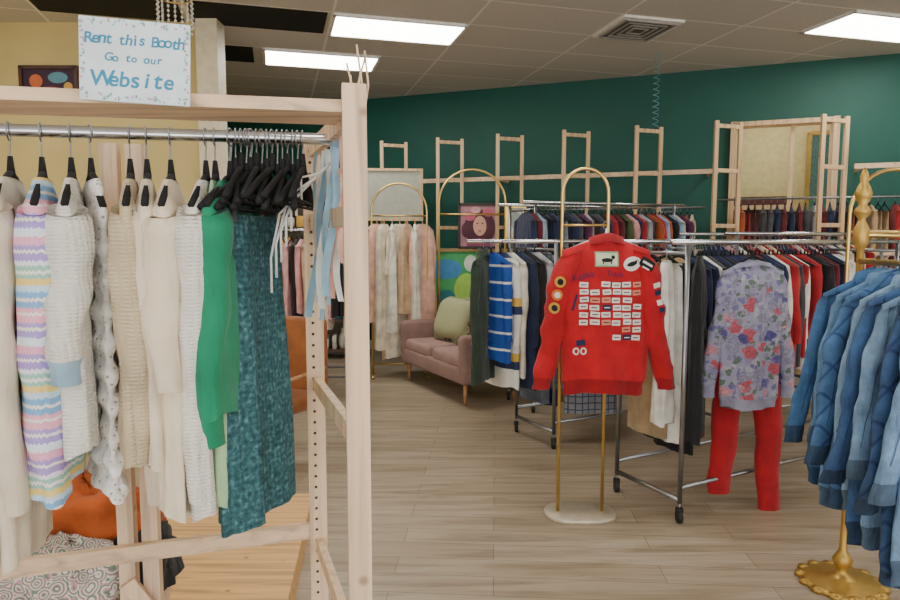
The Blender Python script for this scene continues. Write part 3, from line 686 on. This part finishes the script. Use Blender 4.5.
# ------------------------------------------------------------------ sofa
M_pink = F('pink_upholstery', '#94766e', .06, wr=.2); M_pk2 = F('pink_cushion', '#a08077', .06, wr=.2)
sa = math.atan2(.88, -.47)
S = T(.11, 5.88, 0, sa)
mb = MB(); Ls = 1.42
mb.rbox((Ls/2, -.35, .29), (Ls, .68, .16), .03, M_pink, S)
mb.rbox((Ls*.27, -.31, .41), (Ls*.46-.06, .58, .13), .045, M_pk2, S); mb.rbox((Ls*.73, -.31, .41), (Ls*.46-.06, .58, .13), .045, M_pk2, S)
mb.rbox((Ls/2, -.62, .62), (Ls, .14, .56), .055, M_pink, S)
for q in (.27, .73): mb.rbox((Ls*q, -.54, .64), (Ls*.46-.06, .12, .36), .05, M_pk2, S)
for x_ in (.05, Ls-.05): mb.rbox((x_, -.34, .48), (.12, .68, .38), .05, M_pink, S)
for r_ in range(2):
    for c_ in range(6): mb.rbox((.2+c_*.2, -.477, .58+.12*r_), (.03, .015, .03), .006, M_pink, S, 2)
Mleg = wood('leg_wood', '#b8885a', 'z')
for x_ in (.08, Ls-.08):
    for y_ in (-.08, -.62): mb.tube([(x_, y_, .0), (x_, y_, .22)], [.013, .024], Mleg, S, 10)
oSf = mb.obj('sofa')
mb = MB(); M_throw = crochet('throw_knit', '#a8aa84', '#95996f', '#bcbd98', 40.)
P = S @ T(.92, -.40, .72, .15, .35); vs = []; fs = []; n1, n2 = 18, 12
for i in range(n2+1):
    ph = PI*i/n2-PI/2
    for j in range(n1):
        t_ = 2*PI*j/n1; cx_ = math.copysign(abs(math.cos(t_))**.5, math.cos(t_)); sz_ = math.copysign(abs(math.sin(t_))**.5, math.sin(t_))
        vs.append((.26*cx_*math.cos(ph)**.5 if abs(ph) < PI/2-.01 else 0, .09*math.sin(ph), .22*sz_*math.cos(ph)**.5 if abs(ph) < PI/2-.01 else 0))
for i in range(n2):
    for j in range(n1): fs.append((i*n1+j, (i+1)*n1+j, (i+1)*n1+(j+1) % n1, i*n1+(j+1) % n1))
mb.add(vs, fs, M_throw, P)
rd = random.Random(2)
for j in range(80):
    t_ = 2*PI*j/80; x_, z_ = .26*math.copysign(abs(math.cos(t_))**.5, math.cos(t_)), .22*math.copysign(abs(math.sin(t_))**.5, math.sin(t_))
    mb.tube([(x_*.95, 0, z_*.95), (x_*1.1, -.02, z_*1.1), (x_*1.17+rd.uniform(-.02, .02), -.03, z_*1.14-.03)], .006, M_throw, P, 5)
mb.obj('knitted_pillow', parent=oSf)

# ------------------------------------------------------------------ art / clutter in the middle
def picture(name, c, w_, h, ang, fr, bg, els, tilt=0., parent=None):
    mb = MB(); M = T(c[0], c[1], c[2], ang, tilt)
    mb.box((0, .012, 0), (w_, .02, h), bg, M)
    for s_ in (-1, 1):
        mb.box((s_*w_/2, 0, 0), (.03, .04, h+.03), fr, M); mb.box((0, 0, s_*h/2), (w_, .04, .03), fr, M)
    for k_, (x, z, rx, rz, mt) in enumerate(els): mb.disc((x, -.001-.001*k_, z), rx, rz, mt, M)
    return mb.obj(name, parent=parent)
PF = plain
picture('portrait_painting', (.36, 7.9, 1.72), .50, .52, .0, PF('frame_dark', '#2b2522', .5), PF('art_pink', '#b5858f', .7),
        [(0, -.02, .19, .22, PF('hair', '#5a2f3f', .7)), (0, .0, .08, .12, PF('skin', '#dca893', .7)), (0, -.22, .16, .07, PF('dress', '#8f4a66', .7)), (-.03, .03, .012, .007, PF('eye', '#1a1a1a', .6)), (.03, .03, .012, .007, PF('eye', '#1a1a1a', .6)), (0, -.06, .018, .008, PF('lips', '#a83240', .6)), (-.12, .12, .07, .06, PF('flower', '#c9667a', .7)), (.1, .16, .07, .05, PF('flower', '#d9667a', .7)), (-.05, .19, .06, .04, PF('flower2', '#d8a0a8', .7)), (-.17, -.05, .05, .09, PF('hair', '#5a2f3f', .7))])
mb = MB()
for x_ in (-.3, .3): mb.beam((.05+x_, 7.89, 0), (.05+x_*.6, 8.0, 1.45), .03, .03, M_pinegold)
mb.beam((-.32, 7.88, .66), (.43, 7.88, .66), .04, .03, M_pinegold); mb.beam((.05, 8.02, 0), (.05, 8.0, 1.45), .03, .03, M_pinegold); oE = mb.obj('easel')
picture('abstract_painting', (.05, 7.86, 1.05), .7, .75, .1, PF('frame_gold', '#9b8150', .4, .5), PF('art_green', '#4fae6a', .7),
        [(-.1, .15, .2, .12, PF('a_blue', '#4a8fc4', .7)), (.15, -.1, .15, .2, PF('a_yel', '#a8d860', .7)), (-.1, -.2, .12, .1, PF('a_teal', '#2c7f88', .7)), (.2, .22, .08, .1, PF('a_white', '#dfe8dc', .7))], parent=oE)
picture('framed_board', (-.72, 8.0, 2.1), .75, .6, .1, M_pinegold, PF('board', '#a9ab9a', .6), [])
picture('framed_print', (.75, 7.45, 1.75), .2, .36, -.1, M_gold, PF('print_cream', '#d8d3c4', .7), [(0, .02, .06, .1, PF('p_grey', '#9aa7a0', .7))])
picture('space_painting', (-3.62, 6.028, 2.98), .50, .24, .0, PF('frame_brown', '#4b2f26', .5), PF('art_dark', '#3b2236', .7),
        [(-.12, .0, .06, .06, PF('pl1', '#c9683a', .7)), (.08, .03, .09, .05, PF('pl2', '#5a8f9c', .7)), (.17, -.05, .04, .04, PF('pl3', '#d8a850', .7)), (0, -.07, .1, .02, PF('pl4', '#a03a4a', .7))])
mb = MB(); B = T(-1.75, 8.55, 0, .1); Mdk = plain('shelf_brown', '#5a4636', .6)
for x_ in (-.65, .65): mb.box((x_, 0, 1.05), (.04, .35, 2.1), Mdk, B)
for z_ in (.1, .5, .9, 1.3, 1.7, 2.08): mb.box((0, 0, z_), (1.3, .35, .03), Mdk, B)
mb.box((0, .17, 1.05), (1.3, .01, 2.1), plain('shelf_back', '#8a8270', .7), B)
rd = random.Random(9); cc = [PF('g%d' % i, h_, .6) for i, h_ in enumerate(['#d8d2c4', '#a83a3a', '#c98a5a', '#3a6a7a', '#e3c6c6', '#4a4a4a', '#7aa88a', '#e0b050'])]
for z_ in (.115, .515, .915, 1.315, 1.715):
    x = -.6
    while x < .5:
        ww = rd.uniform(.05, .14); hh = rd.uniform(.12, .3)
        if rd.random() < .5: mb.rbox((x+ww/2, -.02, z_+hh/2), (ww, .2, hh), .012, rd.choice(cc), B, 2)
        else: mb.lathe([(ww*.3, 0), (ww*.48, hh*.2), (ww*.45, hh*.6), (ww*.2, hh*.8), (ww*.22, hh)], (x+ww/2, -.02, z_), rd.choice(cc), B, 14)
        x += ww+rd.uniform(.01, .05)
mb.obj('display_shelf')
o6, a6, e6, f6 = rolling_rack('clothes_rack', (-2.0, 6.3), (1, .05), 1.0, 1.65, False)
mb = MB(); mass(mb, a6+f6*.5, a6+f6*.5+e6*1.0, 1.64, 20, PI/2, P_light[:3]+pinkd+[P_dark[0], P_mid[1]], .7, 1.05, 61); mb.obj('hanging_clothes', parent=o6)
mb = MB(); C = T(-1.22, 4.5, 0, -.5); Mle = F('tan_leather', '#94592f', .1, 90, .45, wr=0)
mb.rbox((0, 0, .42), (.5, .5, .1), .03, Mle, C); mb.rbox((0, .24, .72), (.5, .08, .55), .035, Mle, C)
for x_ in (-.21, .21):
    for y_ in (-.21, .21): mb.tube([(x_*1.1, y_*1.1, 0), (x_, y_, .38)], [.012, .02], Mleg, C, 8)
for x_ in (-.26, .26): mb.tube([(x_, -.2, .4), (x_, -.2, .62), (x_, .22, .64)], .016, Mleg, C, 8)
mb.obj('leather_chair')

# ------------------------------------------------------------------ left foreground wooden rack
FR = Vector((-.188, 1.30, 0)); BR = Vector((-.388, 1.85, 0)); EL = Vector((.982, .191, 0)); EB = Vector((.955, .296, 0)).normalized()
mb = MB(); up = Vector((0, 0, 1))
def post(mb, p, w_, d_, h, ang, mat=M_pine, holes=False):
    M = T(p.x, p.y, 0, ang); mb.box((0, 0, h/2), (w_, d_, h), mat, M)
    if holes:
        z = .1
        while z < h-.04:
            mb.tube([(-w_*.1, -d_/2-.0006, z), (-w_*.1, -d_/2+.001, z)], .0045, M_hole, M, 10)
            z += .032
post(mb, FR, .047, .04, 1.85, .2); post(mb, BR, .05, .04, 1.84, .2, holes=True)
for z_ in (.2, .66, 1.14, 1.60, 1.80): mb.beam(FR+up*z_, BR+up*z_, .02, .042, M_pine)
mb.beam(FR+up*.06, BR+up*.06, .02, .042, M_pine)
f0 = FR+EL*.02+Vector((-.02, .07, 0)); mb.beam(f0-EL*.03+up*1.810, f0-EL*1.6+up*1.810, .15, .024, M_pinex)
b0 = BR; bl = BR-EB*1.5
mb.beam(b0+up*.70, bl+up*.70, .022, .045, M_pinex)
for q in (.455, .515):
    post(mb, BR-EB*q+Vector((-.01, .03, 0)), .042, .04, 1.80, .2)
mb.beam(BR-EB*.455+up*.52, BR-EB*.515+up*.62, .02, .04, M_pine)
fl = FR-EL*1.55; post(mb, fl+Vector((0, .05, 0)), .047, .04, 1.79, .2); post(mb, bl, .05, .04, 1.84, .2)
for z_ in (.2, 1.14, 1.6): mb.beam(fl+up*z_, bl+up*z_, .02, .042, M_pine)
q0 = BR-EB*.50+Vector((-.0, .22, .47)); q1 = BR-EB*1.5+Vector((0, .22, .47)); mb.beam(q0, q1, .46, .02, M_pinex)
R0 = Vector((-.235, 1.56, 1.785)); R1 = R0-EL*1.6
mb.tube([R0, R1], .0135, M_chrome, n=14)
mb.beam(R0+Vector((.02, 0, 0)), R0+EL*.035, .03, .05, M_steel)
oR = mb.obj('wooden_clothes_rack', bevel=.002)

mb = MB(); mb.box((0, 0, .06), (1.35, 1.5, .12), M_ply, T(-1.36, 2.75, 0, .12)); mb.obj('plywood_platform', bevel=.004)
mb = MB(); M_or = F('orange_cloth', '#b5561f', .15); M_cr = crochet('crochet_gran', '#dddcd2', '#6f8c76', '#cf98a2', 26.)
def heap(mb, c, r, mat, seed, n=34, m_=20, amp=.10):
    rd = random.Random(seed); p = [rd.uniform(0, 6.3) for _ in range(5)]; vs = []; fs = []
    for i in range(m_+1):
        th_ = PI/2*i/m_
        for j in range(n):
            ph = 2*PI*j/n; k_ = 1+amp*(math.sin(3*ph+p[0]+2*th_)+.6*math.sin(7*ph+p[1]+5*th_)+.5*math.sin(11*th_+p[2]+2*ph))
            k_ += .25*nz(math.cos(ph)*3+seed, math.sin(ph)*3, th_*4)
            vs.append((c[0]+r[0]*k_*math.sin(th_)*math.cos(ph), c[1]+r[1]*k_*math.sin(th_)*math.sin(ph), c[2]+r[2]*(math.cos(th_)**.6 if th_ < PI/2-.001 else 0)*(1+.4*(k_-1))))
    for i in range(m_):
        for j in range(n): fs.append((i*n+j, (i+1)*n+j, (i+1)*n+(j+1) % n, i*n+(j+1) % n))
    fs.append([m_*n+j for j in range(n)]); mb.add(vs, fs, mat)
heap(mb, (-1.12, 1.84, .48), (.17, .13, .19), M_cr, 2); heap(mb, (-1.40, 1.76, .48), (.22, .15, .20), M_cr, 5)
heap(mb, (-1.16, 2.0, .50), (.25, .15, .30), M_or, 3); heap(mb, (-1.5, 1.95, .50), (.22, .15, .28), M_or, 13); heap(mb, (-.96, 1.94, .48), (.10, .13, .20), P_dark[0], 8)
mb.obj('textile_pile', parent=oR)

def LR(q): return R0-EL*(q-.02)
gang = math.atan2(EL.y, EL.x)+PI/2
C_cream = F('knit_cream', '#e0d4bc', .05, 120, rib=22); C_white = F('knit_white', '#e8e4da', .04, 120, rib=26); C_beige = F('knit_beige', '#cbbb9a', .07, 120, rib=24)
C_blouse = F('blouse_cream', '#e2d3b8', .04, wr=.8); C_green = F('cardigan_green', '#0f7f5a', .08, 140); C_lgreen = F('mint_cloth', '#a0c096'); C_blue = F('blue_trim', '#9fc0d4')
C_natural = F('linen', '#d9ccb3', .06)
left = [('cream_dress', C_cream, .87, dict(Ln=.84, sleeve=.5, seed=1), .15), ('white_cardigan', C_white, .80, dict(Ln=.78, sleeve=.52, seed=2), .2),
        ('cream_sweater', C_natural, .745, dict(Ln=.78, sleeve=.6, seed=12, splay=.03), .2),
        ('pastel_sweater', M_pastel, .683, dict(Ln=.655, sleeve=.53, seed=3, sr=.056, cuff=.04, th=.034, hth=.040), .27),
        ('white_cardigan', C_white, .625, dict(Ln=.56, sleeve=.34, seed=4, sr=.060, trim=C_blue, cuff=.05, splay=.05, th=.025), .25),
        ('crochet_lace_vest', M_lace, .585, dict(Ln=.68, sleeve=0, sw=.13, hem=.13, seed=5, th=.017, hth=.020, scallop=.09, nv=90, fold=.004), .45),
        ('beige_cardigan', C_beige, .505, dict(Ln=.58, sleeve=.52, seed=6, sr=.052), .2),
        ('cream_cardigan', C_natural, .47, dict(Ln=.60, sleeve=.5, seed=16, sr=.042, splay=.0), .2),
        ('cream_blouse', C_blouse, .42, dict(Ln=.70, sleeve=.36, seed=7, sr=.062, fold=.014, splay=.04, th=.03, hth=.042), .1),
        ('white_sweater', C_white, .345, dict(Ln=.71, sleeve=.6, seed=8, sr=.052), .0),
        ('mint_blouse', C_lgreen, .325, dict(Ln=.70, sleeve=.0, seed=18, sw=.15, th=.015, hth=.02), .05),
        ('green_cardigan', C_green, .293, dict(Ln=.50, sleeve=.49, seed=9, sr=.052), -.12)]
for nm, mt, q, kw, da_ in left:
    mb = MB(); hanger(mb, None, min(.19, kw.get('sw', .2)*.95), z=-.095); kk = dict(splay=.02, fold=.009, th=.027, hth=.035, nu=44, nv=30, nsl=20, z0=-.105, neck=.075); kk.update(kw)
    garment(mb, mt, None, **kk)
    if nm in ('beige_cardigan', 'green_cardigan', 'cream_blouse'):
        bb = bvh_of(mb)
        for i in range(6): decal(mb, bb, .01, -.2-.075*i, .014, .014, M_whang, 0, .004, True, d=-1); decal(mb, bb, .01, -.2-.075*i, .014, .014, M_whang, 0, .004, True)
    p = LR(q); mb.obj(nm, T(p.x, p.y, p.z+.0, gang+da_), parent=oR)
mb = MB(); hanger(mb, None, .17); skirt(mb, M_tweed, None, Ln=.70, w0=.125, w1=.155, th=.035, z0=-.18)
for s_ in (-1, 1): mb.box((s_*.10, 0, -.175), (.02, .03, .04), M_steel); mb.tube([(s_*.1, 0, -.12), (s_*.1, 0, -.16)], .002, M_steel)
p = LR(.248); mb.obj('tweed_skirt', T(p.x, p.y, p.z, gang-.40), parent=oR)
mb = MB()
for i in range(15):
    p = LR(.13+.0115*i); hanger(mb, T(p.x, p.y, p.z, gang+random.uniform(-.25, .2)), .19, z=-.075-.012*(i % 3))
mb.obj('empty_hangers', parent=oR)

mb = MB(); rd = random.Random(5)
def ribbon(mb, p, ln, w_, mat, seed, dx=0.):
    rd = random.Random(seed); a_ = rd.uniform(0, 6); vs = []; n = 22
    for i in range(n+1):
        q = i/n; x = p[0]+dx*q+.008*math.sin(q*7+a_); y = p[1]-.02*q+.008*math.cos(q*6+a_); z = p[2]-ln*q; t_ = a_+q*3.5
        for s_ in (-1, 0, 1): vs.append((x+s_*w_/2*abs(math.cos(t_*.4)) + s_*w_*.1, y+s_*w_/2*math.sin(t_*.4)+(.004 if s_ == 0 else 0), z))
    fs = []
    for i in range(n):
        for s_ in (0, 1): fs.append((i*3+s_, i*3+s_+1, (i+1)*3+s_+1, (i+1)*3+s_))
    mb.add(vs, fs, mat)
Cb = F('scarf_blue', '#8fb6c8'); Cp = F('scarf_pink', '#dfa898'); Cw = F('scarf_white', '#ece7dc')
for i in range(6): ribbon(mb, (-.262-.012*i, 1.52+.02*i, 1.765), rd.uniform(.22, .42), .016, (Cb, Cb, Cw, Cb, Cw, Cb)[i], i, -.02)
for i in range(9): ribbon(mb, (-.24-.009*i, 1.50+.02*i, 1.70), rd.uniform(.2, .30), .014, (Cp, Cp, Cw)[i % 3], 20+i, .0)
mb.tube([(-.235, 1.44, 1.80), (-.25, 1.5, 1.815), (-.27, 1.56, 1.77), (-.29, 1.62, 1.74)], .012, Cb, n=8)
mb.tube([(-.235, 1.46, 1.78), (-.24, 1.5, 1.71), (-.30, 1.66, 1.70)], .010, Cp, n=8)
for i in range(7): mb.tube([(-.27, 1.55, 1.74), (-.30-.015*i, 1.5, 1.70-.015*i), (-.335-.012*i, 1.48, 1.69-.03*i), (-.335-.012*i, 1.48, 1.64-.035*i)], .003, Cw, n=5)
mb.obj('scarves', parent=oR)
mb = MB()
for i in range(6): x = -.20+.006*i; mb.tube([(x, 1.335, 1.78), (x+.012*math.sin(i*2), 1.34, 1.86), (x+.02*math.sin(i*2.3), 1.345, 1.88+.012*i)], .0022, M_pinex, n=5)
mb.obj('dried_reeds', parent=oR)

# booth sign
mb = MB(); M_sg = plain('sign_board', '#dfe9ee', .45); M_ink = plain('marker_cyan', '#1f86ab', .5)
mb.rbox((0, 0, 0), (.186, .004, .145), .0018, M_sg, None, 2)
rdt = random.Random(8)
for body, x0, z_, sz, adv in (('Rent this Booth', -.077, .028, .027, .0110), ('Go to our', -.044, -.002, .019, .0105), ('Website', -.056, -.045, .038, .0185)):
    for k_, ch in enumerate(body):
        if ch == ' ': continue
        vs, fs = text_geo(ch, sz*rdt.uniform(.95, 1.08), .02); r_ = rdt.uniform(-.08, .08); xx = x0+adv*k_; zz = z_+rdt.uniform(-.001, .001)
        mb.add([(xx+v[0]*math.cos(r_)-v[2]*math.sin(r_)+v[2]*.12, -.0026, zz+v[2]*math.cos(r_)+v[0]*math.sin(r_)) for v in vs], fs, M_ink, None, False)
mf = [PF('deco_blue', '#7fb2c8', .6), PF('deco_rose', '#c99ab0', .6), PF('deco_green', '#7fae8c', .6)]
rd = random.Random(3)
for i in range(110):
    if rd.random() < .5: x = rd.choice((-1, 1))*rd.uniform(.083, .090); z_ = rd.uniform(-.068, .068)
    else: x = rd.uniform(-.088, .088); z_ = rd.choice((-1, 1))*rd.uniform(.060, .069)
    mb.disc((x, -.0027-.00001*i, z_), rd.uniform(.0015, .004), rd.uniform(.0008, .002), rd.choice(mf), None, 8, rd.uniform(0, 3))
mb.obj('booth_sign', T(-.564, 1.20, 1.868, .19, ry=.035), parent=oR)

# chandelier
mb = MB(); cx, cy, cz = -2.02, 4.95, 3.32; M_cry = plain('crystal', '#d8d4c8', .15); 
mb.tube([(cx, cy, 3.5), (cx, cy, cz)], .006, M_gold)
for R_, z_ in ((.12, 0), (.08, .07)):
    mb.tube([(cx+R_*math.cos(i/20*2*PI), cy+R_*math.sin(i/20*2*PI), cz+z_) for i in range(20)], .007, M_gold, closed=True, n=6)
for i in range(16):
    t_ = i/16*2*PI
    for k_ in range(5+(i % 3)): mb.lathe([(.001, -.014), (.011, 0), (.001, .014)], (cx+.12*math.cos(t_), cy+.12*math.sin(t_), cz-.03-.034*k_), M_cry, n=6)
for s_ in (0, 1, 2): mb.tube([(cx, cy, cz+.1), (cx+.12*math.cos(s_*2.1), cy+.12*math.sin(s_*2.1), cz)], .004, M_gold)
mb.obj('chandelier')
mb = MB(); mb.tube([(2.15+.03*math.cos(i*.55), 6.95+.03*math.sin(i*.55), 3.5-i*.0052) for i in range(150)], .0035, PF('tinsel', '#7fb8c0', .3, .6), n=5); mb.obj('hanging_spiral')
